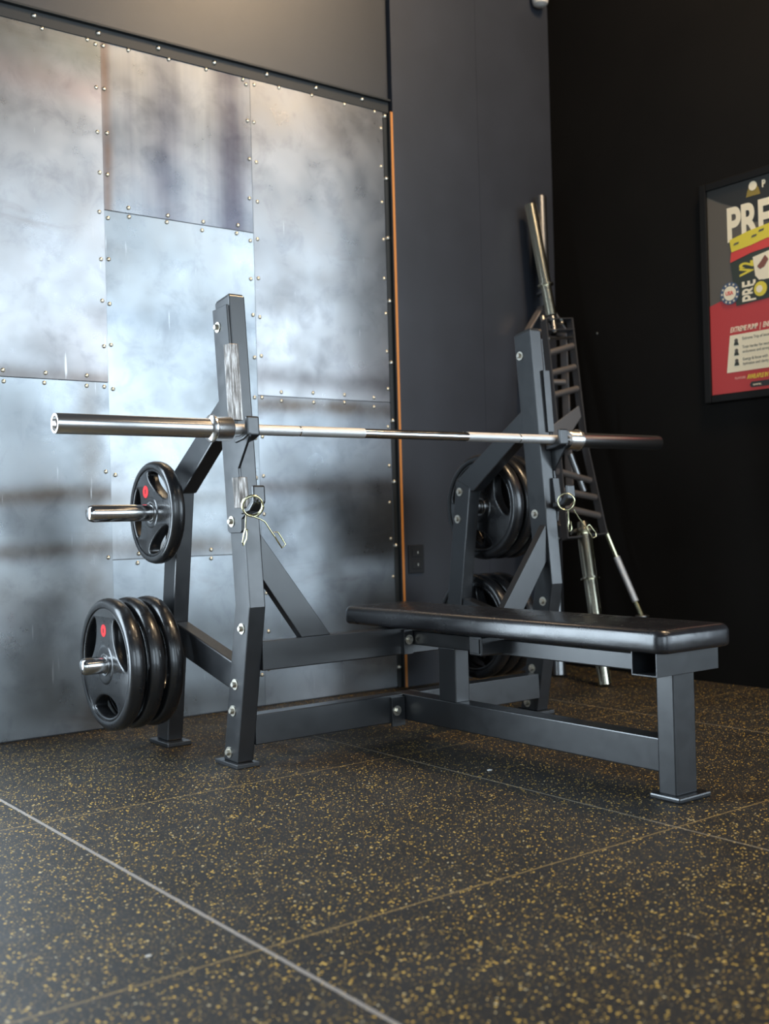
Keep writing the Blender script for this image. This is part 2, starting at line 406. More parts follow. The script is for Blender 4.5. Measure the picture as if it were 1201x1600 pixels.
def scr(x, z):
    x += random.uniform(-0.004, 0.004); z += random.uniform(-0.006, 0.006)
    o = owner(x, z)
    if o: screw(o, x, z, 3.4578)
for X in XS[2:4]:
    z = 2.255
    while z > 0.08:
        scr(X - 0.014, z + random.uniform(-0.008, 0.008)); scr(X + 0.014, z); z -= 0.142
z = 2.2
while z > 0.05:
    scr(2.645, z); z -= 0.147
for (xa, xb, zz) in ((0.93, 1.47, 1.137), (1.50, 2.05, 1.709), (1.50, 2.05, 0.551), (2.08, 2.64, 1.121)):
    for k in range(4):
        x = xa + (xb - xa) * (k + 0.55) / 4
        scr(x, zz + 0.015); scr(x, zz - 0.015)
x = 1.0
while x < 2.64:
    scr(x, 2.262); x += 0.147
for s_ in S: del s_['w']; del s_['h']
# black steel angle framing the cladding, with bolt heads
def angle(name, bm, label, bolts):
    o = obj(name, bm, 'black_trim', None, bev=0.001, seg=1)
    setp(o, label, 'trim')
    for p in bolts:
        obj('bolt_head', lathe(p, (0, -1, 0), [(-0.002, 0), (-0.002, 0.0095), (0.002, 0.009), (0.006, 0.005), (0.007, 0)], 14), 'bolt', o, smooth=True)
bm = box(0.88, 2.684, 3.4545, 3.463, 2.268, 2.318); box(0.88, 2.684, 3.438, 3.4545, 2.310, 2.318, bm)
angle('steel_angle', bm, 'black steel angle along the top of the sheet cladding', [(1.05 + 0.215 * k, 3.4545, 2.292 + random.uniform(-.006, .006)) for k in range(8)])
bm = box(2.656, 2.681, 3.4545, 3.463, 0.0, 2.267); box(2.676, 2.681, 3.439, 3.4545, 0.0, 2.267, bm)
angle('steel_angle', bm, 'black steel angle standing upright beside the orange timber edge', [(2.664, 3.4545, 0.07 + 0.243 * k + random.uniform(-.01, .01)) for k in range(10)])

# outlet
wo = empty('wall_outlet', (2.749, 3.44, 0.445), 'black wall outlet plate right of the orange timber edge', 'outlet')
obj('cover_plate', box(2.711, 2.787, 3.433, 3.4398, 0.445, 0.557), 'plastic', wo, bev=0.002)
for zz in (0.478, 0.526):
    s_ = obj('socket', box(2.727, 2.771, 3.4305, 3.4332, zz - 0.016, zz + 0.016), 'plastic', wo, bev=0.003)
    obj('contact', box(2.752, 2.757, 3.4298, 3.4306, zz - 0.004, zz + 0.006), 'bolt', s_)
# fixture in the upper corner
fx = empty('ceiling_fixture', (3.50, 3.40, 2.93), 'small white rounded fixture high in the dark corner', 'fixture')
obj('housing', lathe((3.502, 3.405, 2.884), (0, 0, 1), [(0, 0), (0.003, 0.02), (0.012, 0.032), (0.03, 0.036), (0.05, 0.036), (0.06, 0.03), (0.06, 0)], 28), 'flange', fx, smooth=True)
obj('wall_bracket', box(3.489, 3.515, 3.40, 3.4405, 2.912, 2.932), 'flange', fx, bev=0.003)

# ------------------------------------------------------------------ bench press rack
XC = 2.065
rack = empty('bench_press_rack', (XC, 2.6, 0.0), 'charcoal steel bench press rack with black padded flat bench', 'weight bench')
def mir(x, side): return x if side < 0 else 2 * XC - x
def px(prof, xa, xb, side): return prism_x(prof, *sorted((mir(xa, side), mir(xb, side))))
FP = [(2.637, 0.012), (2.552, 0.436), (2.622, 1.278), (2.700, 1.266), (2.629, 0.441), (2.715, 0.012)]
def ry(z): return 3.060 - 0.15 * z
for side in (-1, 1):
    po = obj('front_upright', px(FP, 1.475, 1.525, side), 'frame', rack, bev=0.004)
    x0, x1 = sorted((mir(1.463, side), mir(1.533, side)))
    obj('foot_plate', box(x0, x1, 2.618, 2.742, 0, 0.012), 'frame', po, bev=0.002)
    x0, x1 = sorted((mir(1.479, side), mir(1.521, side)))
    cap = prism_x([(2.626, 1.2765), (2.627, 1.2815), (2.697, 1.2705), (2.696, 1.2655)], x0, x1)
    obj('end_cap', cap, 'plastic', po, bev=0.001)
    fx0 = 1.475 if side < 0 else 2.605   # left face of this upright
    for by, bz in ((2.672, 1.195), (2.622, 0.665), (2.596, 0.378), (2.640, 0.225), (2.655, 0.152), (2.682, 0.036)):
        on_plate = side < 0 and bz > 0.6
        obj('hex_bolt', hexhead((fx0 - (0.0075 if on_plate else 0), by, bz), (-1, 0, 0), 0.0085, 0.011), 'bolt', po, smooth=False)
    # small badge at the upright's head
    if side < 0:
        obj('badge', box(1.486, 1.512, 2.6215, 2.6235, 1.254, 1.264), 'plastic', po)
    # hook plate with two racking hooks
    hp = [(2.701, 1.245), (2.622, 1.250), (2.612, 1.150), (2.596, 0.960), (2.5885, 0.915), (2.560, 0.889), (2.528, 0.888), (2.518, 0.897), (2.520, 0.886),
          (2.580, 0.806), (2.572, 0.732), (2.566, 0.705), (2.540, 0.695), (2.500, 0.712), (2.488, 0.722), (2.492, 0.712), (2.568, 0.672), (2.570, 0.640), (2.577, 0.634), (2.636, 0.634), (2.646, 0.640), (2.655, 0.76)]
    pl = obj('hook_plate', px(hp, 1.4675, 1.475, side), 'frame', rack, bev=0.0012, seg=1)
    xa, xb = (1.4625, 1.512)
    # worn backing strips
    obj('wear_strip', px([(2.632, 1.141), (2.600, 1.141), (2.585, 0.935), (2.617, 0.935)], 1.461, 1.4895, side), ('worn' if side < 0 else 'frame'), pl, bev=0.001, label=('worn bare steel strip' if side < 0 else None))
    obj('wear_strip', px([(2.604, 0.782), (2.571, 0.782), (2.560, 0.700), (2.594, 0.700)], 1.461, 1.4895, side), ('worn' if side < 0 else 'frame'), pl, bev=0.001, label=('worn bare steel strip' if side < 0 else None))
    # upper hook: sloping cradle and upright lip
    up = [(2.590, 0.893), (2.560, 0.8925), (2.5355, 0.9040), (2.5340, 0.940), (2.5215, 0.941), (2.5185, 0.889), (2.545, 0.879), (2.590, 0.872)]
    obj('hook', px(up, 1.4625, 1.502, side), 'frame', pl, bev=0.0055, seg=3)
    lo = [(2.568, 0.703), (2.540, 0.700), (2.512, 0.722), (2.510, 0.757), (2.4975, 0.758), (2.4945, 0.712), (2.520, 0.690), (2.568, 0.682)]
    obj('hook', px(lo, 1.4625, 1.500, side), 'frame', pl, bev=0.0055, seg=3)
    # rear upright
    rz = 0.765
    RP = [(ry(0.012), 0.012), (ry(rz) - 0.004, rz), (ry(rz) + 0.071, rz + 0.035), (ry(0.012) + 0.075, 0.012)]
    pr = obj('rear_upright', px(RP, 1.475, 1.525, side), 'frame', rack, bev=0.004)
    x0, x1 = sorted((mir(1.458, side), mir(1.536, side)))
    obj('foot_plate', box(x0, x1, 3.022, 3.150, 0, 0.012), 'frame', pr, bev=0.002)
    if side > 0:
        for bz in (0.752, 0.655):
            obj('hex_bolt', hexhead((2.605, ry(bz) + 0.05, bz), (-1, 0, 0), 0.0085, 0.011), 'bolt', pr)
    # diagonal arm from rear upright to front upright
    dg = [(ry(0.765), 0.753), (2.680, 0.925), (2.677, 1.008), (2.970, 0.822), (3.022, 0.787), (3.012, 0.770)]
    dg = [(2.926, 0.752), (2.660, 0.940), (2.665, 1.018), (2.972, 0.822), (3.016, 0.793), (3.004, 0.752)]
    obj('upper_brace', px(dg, 1.4765, 1.5235, side), 'frame', rack, bev=0.004)
    lk = [(2.997, 0.372), (2.630, 0.278), (2.645, 0.203), (3.012, 0.292)]
    obj('lower_brace', px(lk, 1.477, 1.523, side), 'frame', rack, bev=0.004)
    # storage pegs
    for (yy, zz) in ((2.988, 0.698), (3.050, 0.262)):
        d = side; xs_ = 1.475 if side < 0 else 2.655
        L = 0.262 if zz > 0.5 else 0.268
        pg = lathe((xs_, yy, zz), (d, 0, 0), [(-0.001, 0), (-0.001, 0.036), (0.006, 0.036), (0.0075, 0.0245), (L - 0.014, 0.0245), (L - 0.004, 0.021), (L, 0.015), (L, 0)], 40)
        obj('storage_peg', pg, 'chrome', rack, smooth=True, label='chrome plate storage peg')
    # flat gusset between upright and upper crossbeam
    g = [(1.526, 0.630), (1.526, 0.512), (1.648, 0.342), (1.745, 0.342)]
    g = [(mir(a, side), b) for a, b in g]
    obj('gusset', prism_y(g, 2.572, 2.600), 'frame', rack, bev=0.002)
    # cross beam halves bolted to the bench spine
    x0, x1 = sorted((mir(1.525, side), mir(2.035, side)))
    cb = obj('lower_crossbeam', box(x0, x1, 2.622, 2.672, 0.056, 0.138), 'frame', rack, bev=0.003)
    x0, x1 = sorted((mir(1.985, side), mir(2.034, side)))
    bp = obj('bracket', box(x0, x1, 2.614, 2.6225, 0.046, 0.132), 'frame', cb, bev=0.001)
    obj('hex_bolt', hexhead((mir(2.003, side), 2.614, 0.092), (0, -1, 0), 0.0085, 0.011), 'bolt', cb)
cbu = obj('upper_crossbeam', box(1.525, 2.605, 2.575, 2.625, 0.262, 0.342), 'frame', rack, bev=0.003)
obj('bracket', box(2.000, 2.034, 2.5665, 2.5755, 0.262, 0.335), 'frame', cbu, bev=0.001)
obj('hex_bolt', hexhead((2.018, 2.566, 0.305), (0, -1, 0), 0.008, 0.010), 'bolt', cbu)
# bench spine, legs, rails, pad
obj('bench_spine', box(2.036, 2.094, 1.668, 2.672, 0.060, 0.138), 'frame', rack, bev=0.003)
lg = obj('bench_leg', box(2.030, 2.106, 1.617, 1.668, 0.012, 0.292), 'frame', rack, bev=0.004)
obj('foot_plate', box(2.020, 2.134, 1.600, 1.688, 0, 0.013), 'frame', lg, bev=0.004)
obj('bench_leg', box(2.036, 2.088, 2.382, 2.456, 0.136, 0.290), 'frame', rack, bev=0.003)
obj('bench_rail', box(2.036, 2.094, 1.668, 2.574, 0.288, 0.330), 'frame', rack, bev=0.003)
def chan(x0, x1, y0, y1, z0, z1, t=0.004):
    prof = [(y0, z1), (y0, z0), (y1, z0), (y1, z1), (y1 - t, z1), (y1 - t, z0 + t), (y0 + t, z0 + t), (y0 + t, z1)]
    return prism_x(prof, x0, x1)
obj('pad_bracket', chan(1.956, 2.176, 1.602, 1.676, 0.2915, 0.345), 'frame', rack, bev=0.0008, seg=1)
mb = obj('pad_bracket', box(1.9575, 2.173, 2.182, 2.232, 0.2915, 0.343), 'frame', rack, bev=0.004)
obj('end_cap', box(1.954, 1.9575, 2.188, 2.226, 0.298, 0.337), 'plastic', mb, bev=0.002)
# padded cushion: rounded block with a soft crown
def cushion(x0, x1, y0, y1, z0, z1, rc, re):
    bm = bmesh.new()
    cx, cy = (x0 + x1) / 2, (y0 + y1) / 2
    def ring(inset, z):
        pts = []; r = max(rc - inset, 0.004)
        for (sx_, sy_, a0) in ((1, 1, 0), (-1, 1, 90), (-1, -1, 180), (1, -1, 270)):
            ox = cx + sx_ * ((x1 - x0) / 2 - inset - r); oy = cy + sy_ * ((y1 - y0) / 2 - inset - r)
            for k in range(9):
                a = math.radians(a0 + k * 90 / 8); pts.append((ox + r * math.cos(a), oy + r * math.sin(a), z))
        return [bm.verts.new(p) for p in pts]
    rings = []
    H = z1 - z0; rb = 0.012
    for k in range(5):
        a = k / 4 * PI / 2; rings.append(ring(rb * (1 - math.sin(a)), z0 + rb * (1 - math.cos(a))))
    for k in range(1, 9):
        a = k / 8 * PI / 2; rings.append(ring(re * (1 - math.cos(a)), z1 - re + re * math.sin(a)))
    for ins, dz in ((re + 0.02, 0.0015), (re + 0.05, 0.003), (re + 0.085, 0.0035)):
        rings.append(ring(ins, z1 + dz))
    n_ = len(rings[0])
    for A, B in zip(rings, rings[1:]):
        for i in range(n_):
            bm.faces.new((A[i], A[(i + 1) % n_], B[(i + 1) % n_], B[i]))
    bm.faces.new(rings[0]); bm.faces.new(rings[-1])
    return bm
obj('bench_pad', cushion(1.938, 2.192, 1.566, 2.795, 0.3452, 0.399, 0.032, 0.020), 'leather', rack, smooth=True, label='glossy black vinyl pad')

# ------------------------------------------------------------------ barbells
BY, BZ = 2.557, 0.9075
bb = empty('barbell', (2.062, BY, BZ), 'chrome barbell without weights racked on the upper hooks', 'barbell')
obj('shaft', rod((1.40, BY, BZ), (2.724, BY, BZ), 0.0138), 'chrome', bb, smooth=True)
for side in (-1, 1):
    for a, b in ((1.441, 1.645), (1.649, 1.866)):
        x0, x1 = sorted((a, b)) if side < 0 else sorted((2 * 2.062 - a, 2 * 2.062 - b))
        obj('knurled_grip', lathe((x0, BY, BZ), (1, 0, 0), [(0, 0.0136), (0.001, 0.0146), (x1 - x0 - 0.001, 0.0146), (x1 - x0, 0.0136)], 32), 'knurl', bb, smooth=True)
    d = -side
    e = 0.962 if side < 0 else 3.162
    prof = [(0.012, 0), (0.012, 0.017), (0.010, 0.0185), (0.0, 0.0190), (0.0, 0.0235), (0.002, 0.0250), (0.405, 0.0250), (0.407, 0.0255), (0.411, 0.034), (0.414, 0.0365), (0.419, 0.0365), (0.422, 0.0335), (0.424, 0.0325), (0.468, 0.0325), (0.470, 0.031), (0.470, 0.0)]
    sl = obj('sleeve', lathe((e, BY, BZ), (d, 0, 0), prof, 56), 'satin', bb, smooth=True)
    obj('end_cap', lathe((e, BY, BZ), (d, 0, 0), [(0.009, 0), (0.009, 0.012), (0.0115, 0.0165), (0.013, 0)], 32), M['grip_dark'], sl, smooth=True)

# ------------------------------------------------------------------ weight plates
def chaikin(p, it=2):
    for _ in range(it):
        q = []
        for i in range(len(p)):
            a = p[i]; b = p[(i + 1) % len(p)]
            q += [(a[0] * .75 + b[0] * .25, a[1] * .75 + b[1] * .25), (a[0] * .25 + b[0] * .75, a[1] * .25 + b[1] * .75)]
        p = q
    return p
def curve_plate(loops, thick, bev):
    cu = bpy.data.curves.new('tmp', 'CURVE'); cu.dimensions = '2D'; cu.fill_mode = 'BOTH'
    cu.extrude = thick / 2 - bev; cu.bevel_depth = bev; cu.bevel_resolution = 2; cu.offset = -bev
    for lp in loops:
        s_ = cu.splines.new('POLY'); s_.points.add(len(lp) - 1)
        for k, (a, b) in enumerate(lp): s_.points[k].co = (a, b, 0, 1)
        s_.use_cyclic_u = True
    o = bpy.data.objects.new('tmp', cu); C.objects.link(o)
    dg_ = bpy.context.evaluated_depsgraph_get()
    me = bpy.data.meshes.new_from_object(o.evaluated_get(dg_))
    bpy.data.objects.remove(o)
    bm = bmesh.new(); bm.from_mesh(me); bpy.data.meshes.remove(me)
    bmesh.ops.remove_doubles(bm, verts=bm.verts, dist=1e-5)
    return bm
def make_plate(R, T, rot, label, sticker=None, hk=1.0, bs=1.0):
    """axis along local x, outer face towards -x; angle 0 points to -y, 90 up"""
    t = bpy.data.objects.new('weight_plate', None); C.objects.link(t)
    setp(t, label, 'weight plate')
    def P2(r, a): return (r * math.cos(math.radians(a)), r * math.sin(math.radians(a)))
    outer = [P2(R * 0.86, 360 * k / 72) for k in range(72)]
    hub = [P2(0.0275, 360 * k / 36) for k in range(36)]
    loops = [outer, hub]
    for k in range(3):
        c = rot + 120 * k
        h = [P2(0.80 * R, c + a) for a in (-33 * hk, -22 * hk, -11 * hk, 0, 11 * hk, 22 * hk, 33 * hk)] + [P2(0.68 * R, c + 33 * hk), P2(0.55 * R, c + 25 * hk), P2(0.475 * R, c + 12), P2(0.46 * R, c), P2(0.475 * R, c - 12), P2(0.55 * R, c - 25 * hk), P2(0.68 * R, c - 33 * hk)]
        loops.append(chaikin(h, 2))
    bm = curve_plate(loops, T * 0.86, 0.005)
    # curve xy -> world (-y, z), extrusion along x
    rotm = Matrix(((0, 0, 1, 0), (-1, 0, 0, 0), (0, 1, 0, 0), (0, 0, 0, 1)))
    bmesh.ops.transform(bm, matrix=rotm, verts=bm.verts)
    h_ = T / 2
    prof = [(-h_ * 0.55, 0.835 * R), (-h_ * 0.95, 0.862 * R), (-h_, 0.885 * R), (-h_, 0.925 * R), (-h_ * 0.93, 0.955 * R), (-h_ * 0.70, 0.983 * R), (-h_ * 0.3, R), (h_ * 0.3, R), (h_ * 0.70, 0.983 * R), (h_ * 0.93, 0.955 * R), (h_, 0.925 * R), (h_, 0.885 * R), (h_ * 0.95, 0.862 * R), (h_ * 0.55, 0.835 * R), (-h_ * 0.55, 0.835 * R)]
    lathe((0, 0, 0), (1, 0, 0), prof, 96, bm)
    # raised boss around the bore
    prof = [(-h_ * 0.8, 0.060 * bs), (-h_ * 0.93, 0.056 * bs), (-h_ * 0.97, 0.050 * bs), (-h_ * 0.92, 0.033), (-h_ * 0.5, 0.0275)]
    lathe((0, 0, 0), (1, 0, 0), [(a * s2, b) for s2 in (1,) for a, b in prof], 48, bm)
    lathe((0, 0, 0), (1, 0, 0), [(-a, b) for a, b in prof], 48, bm)
    body = obj('rubber_body', bm, 'rubber', t, smooth=True)
    prof = [(-h_ * 0.96, 0.0262), (-h_ * 1.0, 0.0275), (-h_ * 1.0, 0.0320), (-h_ * 0.9, 0.0335), (h_ * 0.9, 0.0335), (h_, 0.0320), (h_, 0.0275), (h_ * .96, 0.0262), (-h_ * 0.96, 0.0262)]
    obj('steel_bushing', lathe((0, 0, 0), (1, 0, 0), prof, 40), 'zinc', t, smooth=True)
    if sticker:
        a, rr = sticker
        y, z = -rr * math.cos(math.radians(a)), rr * math.sin(math.radians(a))
        st = obj('weight_sticker', lathe((-T * 0.43 + 0.0005, y, z), (-1, 0, 0), [(0, 0), (0, 0.0185), (0.0013, 0.018), (0.0015, 0)], 32), 'red', t, smooth=False, label='round red weight sticker')
        obj('printed_mark', box(-T * 0.43 - 0.0016, -T * 0.43 - 0.0008, y - 0.002, y + 0.002, z - 0.006, z + 0.006), 'darkmark', st)
    return t
def copy_tree(o, parent=None):
    c = o.copy(); C.objects.link(c); c.parent = parent
    for ch in list(o.children): copy_tree(ch, c)
    return c
p = make_plate(0.150, 0.042, 60, 'smaller black rubber plate with red sticker, alone on the near upper peg', (118, 0.070), 1.18, 0.78)
p.location = (1.424, 2.988, 0.698); p['group'] = 'plates on the near storage pegs'
big = make_plate(0.1915, 0.047, 30, 'outermost of three large black plates on the near lower peg, red sticker facing out', (93, 0.098))
big.location = (1.300, 3.050, 0.262); big['group'] = 'plates on the near storage pegs'
plain = make_plate(0.1915, 0.047, 30, 'middle of the three large black plates on the near lower peg', None)
plain.location = (1.359, 3.050, 0.262); plain['group'] = 'plates on the near storage pegs'
spots = [((1.418, 3.050, 0.262), 'innermost large black plate on the near lower peg, against the rear upright', 25, 'plates on the near storage pegs'),
 ((2.712, 2.988, 0.698), 'large black plate on the far upper peg, closest to the rack', 10, 'plates on the far storage pegs'),
 ((2.771, 2.988, 0.698), 'large black plate in the middle of the far upper peg', 55, 'plates on the far storage pegs'),
 ((2.830, 2.988, 0.698), 'outermost large black plate on the far upper peg', 80, 'plates on the far storage pegs'),
 ((2.712, 3.050, 0.262), 'large black plate on the far lower peg, closest to the rack', -15, 'plates on the far storage pegs'),
 ((2.771, 3.050, 0.262), 'large black plate in the middle of the far lower peg', 20, 'plates on the far storage pegs'),
 ((2.830, 3.050, 0.262), 'outermost large black plate on the far lower peg', 60, 'plates on the far storage pegs')]
plain.rotation_euler.x = math.radians(12)
for loc, lab, rx, grp in spots:
    c = copy_tree(plain); c.location = loc; c.rotation_euler.x = math.radians(rx); c['label'] = lab; c['group'] = grp

# ------------------------------------------------------------------ spring collars hanging on the lower hooks
def spring_clip(cx, cy, cz, label, tilt, h1, h2):
    t = empty('spring_collar', (cx, cy, cz), label, 'collar', 'spring collars on the lower hooks')
    R_ = 0.0265; ax = Vector(tilt).normalized(); u, v = basis(ax); c0 = Vector((cx, cy, cz))
    pts = []
    turns = 2.6
    for k in range(78):
        a = 2 * PI * turns * k / 77; pts.append(c0 + ax * (-0.008 + 0.016 * k / 77) + (u * math.cos(a) + v * math.sin(a)) * R_)
    obj('coil', sweep(pts, 0.0029), 'gold', t, smooth=True)
    for hpts, lp in (h1, h2):
        obj('handle', sweep(hpts, 0.0021), 'gold', t, smooth=True)
        obj('thumb_loop', sweep(lp, 0.0021, closed=True), 'gold', t, smooth=True)
    return t
Yc = 2.488
spring_clip(1.457, 2.492, 0.704, 'yellow zinc spring collar hanging on the near lower hook, legs spread', (0.35, 0.94, 0.25),
    ([(1.449, Yc, 0.678), (1.475, Yc, 0.670), (1.490, Yc, 0.662), (1.519, Yc, 0.622)],
     [(1.512, Yc, 0.634), (1.529, Yc, 0.634), (1.540, Yc, 0.618), (1.552, Yc, 0.601), (1.540, Yc, 0.592), (1.526, Yc, 0.612)]),
    ([(1.445, 2.505, 0.680), (1.444, 2.508, 0.655), (1.445, 2.510, 0.640)],
     [(1.442, 2.506, 0.646), (1.450, 2.510, 0.642), (1.448, 2.512, 0.618), (1.438, 2.512, 0.602), (1.434, 2.508, 0.610), (1.437, 2.506, 0.632)]))
spring_clip(2.618, 2.492, 0.702, 'yellow zinc spring collar hanging on the far lower hook', (0.75, 0.65, 0.1),
    ([(2.640, 2.482, 0.676), (2.662, 2.482, 0.650), (2.722, 2.482, 0.588)],
     [(2.700, 2.482, 0.620), (2.712, 2.482, 0.626), (2.742, 2.482, 0.598), (2.742, 2.482, 0.586), (2.726, 2.482, 0.582), (2.706, 2.482, 0.606)]),
    ([(2.632, 2.498, 0.676), (2.634, 2.50, 0.650), (2.636, 2.50, 0.630)],
     [(2.634, 2.50, 0.640), (2.646, 2.50, 0.638), (2.648, 2.50, 0.612), (2.636, 2.50, 0.604), (2.632, 2.50, 0.618)]))

# ------------------------------------------------------------------ specialty bars leaning in the corner
sw = empty('multi_grip_barbell', (3.22, 2.89, 0.0), 'chrome ended multi-grip bar with ladder frame leaning in the corner, nearest', 'barbell')
T0 = Vector((3.395, 3.395, 1.990)); T0 = Vector((3.381, 3.38, 1.992)); P1 = Vector((3.411, 3.30, 1.496)); P2 = Vector((3.300, 3.05, 0.586)); B0 = Vector((3.2145, 2.885, 0.004))
d1 = (P1 - T0); L1 = d1.length
obj('sleeve', lathe(T0, d1, [(0.0, 0), (0.0, 0.0225), (0.002, 0.0250), (L1 - 0.150, 0.0250), (L1 - 0.149, 0.034), (L1 - 0.141, 0.034), (L1 - 0.140, 0.0225), (L1 - 0.012, 0.0225), (L1 - 0.012, 0)], 36), 'ychrome', sw, smooth=True, label='chrome upper sleeve')
d2 = (B0 - P2); L2 = d2.length
obj('sleeve', lathe(P2, d2, [(-0.045, 0), (-0.045, 0.020), (-0.012, 0.024), (-0.010, 0.050), (-0.003, 0.053), (0.003, 0.050), (0.005, 0.0275), (0.185, 0.0275), (0.186, 0.037), (0.193, 0.037), (0.194, 0.0255), (L2 - 0.001, 0.0250), (L2, 0.023), (L2, 0)], 36), 'ychrome', sw, smooth=True, label='chrome lower sleeve with a wide collar')
RR = [Vector((3.520, 3.300, 1.498)), Vector((3.446, 3.170, 0.963)), Vector((3.420, 3.05, 0.577))]
LL = [Vector((3.350, 3.290, 1.480)), Vector((3.282, 3.170, 1.000)), Vector((3.193, 3.05, 0.566))]
nrm = (P1 - P2).cross(Vector((1, 0, 0))).normalized()
def strap(pts, w_, t_, wd):
    bm = bmesh.new()
    for a, b in zip(pts, pts[1:]):
        e_ = (b - a).normalized() * 0.002; bar_between(a - e_, b + e_, w_, t_, wd, bm)
    return bm
M['rail'] = mat('grey_steel_strap', (0.075, 0.075, 0.08), 0.35, 0.3, 0.7)
obj('side_rail', strap(RR, 0.036, 0.006, nrm), 'rail', sw, bev=0.001, seg=1)
obj('side_rail', strap(LL, 0.036, 0.006, nrm), 'rail', sw, bev=0.001, seg=1)
for dz in (0.0, 0.052):
    ax_ = (P1 - P2).normalized() * dz
    obj('end_plate', strap([LL[0] - ax_, RR[0] - ax_], 0.036, 0.005, nrm), 'rail', sw, bev=0.001, seg=1)
obj('end_plate', strap([LL[2], RR[2]], 0.036, 0.006, nrm), 'rail', sw, bev=0.001, seg=1)
ax_ = (P2 - P1).normalized()
obj('sleeve_stub', rod(P1 - ax_ * 0.004, P1 + ax_ * 0.075, 0.020), 'chrome', sw, smooth=True)
for dx in (-0.055, 0.055):
    obj('sleeve_bolt', rod(P1 + Vector((dx, 0, 0)) - ax_ * 0.003, P1 + Vector((dx, 0, 0)) + ax_ * 0.022, 0.009), 'bolt', sw, smooth=True)
M['grip'] = mat('grey_knurled_grip', (0.30, 0.27, 0.255), 0.42, 0.7)
for a, b in (((3.335, 3.26, 1.335), (3.490, 3.26, 1.378)), ((3.327, 3.24, 1.248), (3.478, 3.24, 1.285)), ((3.318, 3.22, 1.155), (3.468, 3.22, 1.190)),
             ((3.245, 3.13, 0.836), (3.432, 3.13, 0.799)), ((3.236, 3.10, 0.757), (3.428, 3.10, 0.728)), ((3.220, 3.08, 0.690), (3.424, 3.08, 0.653))):
    obj('hand_grip', rod(a, b, 0.0135), 'grip', sw, smooth=True)
M['grey_plate'] = mat('grey_painted_plate', (0.15, 0.15, 0.155), 0.5)
obj('cross_strut', rod((3.335, 3.25, 1.395), (3.500, 3.27, 1.415), 0.006), 'zinc', sw, smooth=True)
obj('gusset', prism_y([(3.215, 1.020), (3.368, 1.104), (3.380, 1.060), (3.302, 0.975), (3.212, 0.960)], 3.120, 3.126), 'grey_plate', sw, bev=0.001, seg=1)
obj('center_bar', rod((3.345, 3.155, 0.91), (3.395, 3.13, 0.755), 0.013), 'zinc', sw, smooth=True)

b2 = empty('cambered_barbell', (3.30, 3.20, 0.0), 'dull grey multi-grip bar standing deepest in the corner behind the chrome one', 'barbell')
Q0 = Vector((3.470, 3.405, 2.046)); Q3 = Vector((3.300, 3.205, 0.004)); dq = Q3 - Q0
Q1 = Q0 + dq * 0.24; Q2 = Q0 + dq * 0.70
Lq = (Q1 - Q0).length
obj('sleeve', lathe(Q0, dq, [(0, 0), (0, 0.0225), (0.002, 0.025), (Lq - 0.06, 0.025), (Lq - 0.058, 0.034), (Lq - 0.05, 0.034), (Lq - 0.048, 0.022), (Lq, 0.022), (Lq, 0)], 32), 'zinc', b2, smooth=True)
Lr = (Q3 - Q2).length
obj('sleeve', lathe(Q2, dq, [(0, 0), (0, 0.022), (0.05, 0.022), (0.052, 0.034), (0.06, 0.034), (0.062, 0.025), (Lr - 0.002, 0.025), (Lr, 0.0225), (Lr, 0)], 32), 'zinc', b2, smooth=True)
nq = dq.cross(Vector((1, 0, 0))).normalized()
WX = Vector((0.085, -0.02, 0))
for s_ in (-1, 1):
    obj('side_rail', strap([Q1 + WX * 0.2 * s_, Q1 + dq * 0.05 + WX * s_, Q2 - dq * 0.05 + WX * s_, Q2 + WX * 0.2 * s_], 0.04, 0.007, nq), 'grip', b2, bev=0.001, seg=1)
for f in (0.12, 0.35, 0.65, 0.88):
    c_ = Q1 + (Q2 - Q1) * f
    obj('hand_grip', rod(c_ - WX * 0.97, c_ + WX * 0.97, 0.013), 'grip', b2, smooth=True)

cb_ = empty('short_barbell', (3.548, 2.89, 0.0), 'slim yellowish bar with knurled grip leaning right of the chrome sleeve', 'barbell')
c0, c1, c2, c3, c4 = Vector((3.545, 2.885, 0.010)), Vector((3.531, 2.96, 0.242)), Vector((3.530, 2.990, 0.300)), Vector((3.501, 3.06, 0.483)), Vector((3.463, 3.100, 0.621))
c5 = Vector((3.452, 3.115, 0.680))
obj('lower_end', rod(c0, c1, 0.0125), 'gold', cb_, smooth=True)
obj('lower_collar', rod(c1 - Vector((0, 0, .004)), c1 + Vector((0, 0, .004)), 0.028), 'zinc', cb_, smooth=True)
obj('lower_shaft', rod(c1, c2, 0.0105), 'gold', cb_, smooth=True)
obj('knurled_grip', rod(c2, c3, 0.0135), 'knurl', cb_, smooth=True)
obj('upper_shaft', rod(c3, c5, 0.0105), 'gold', cb_, smooth=True)

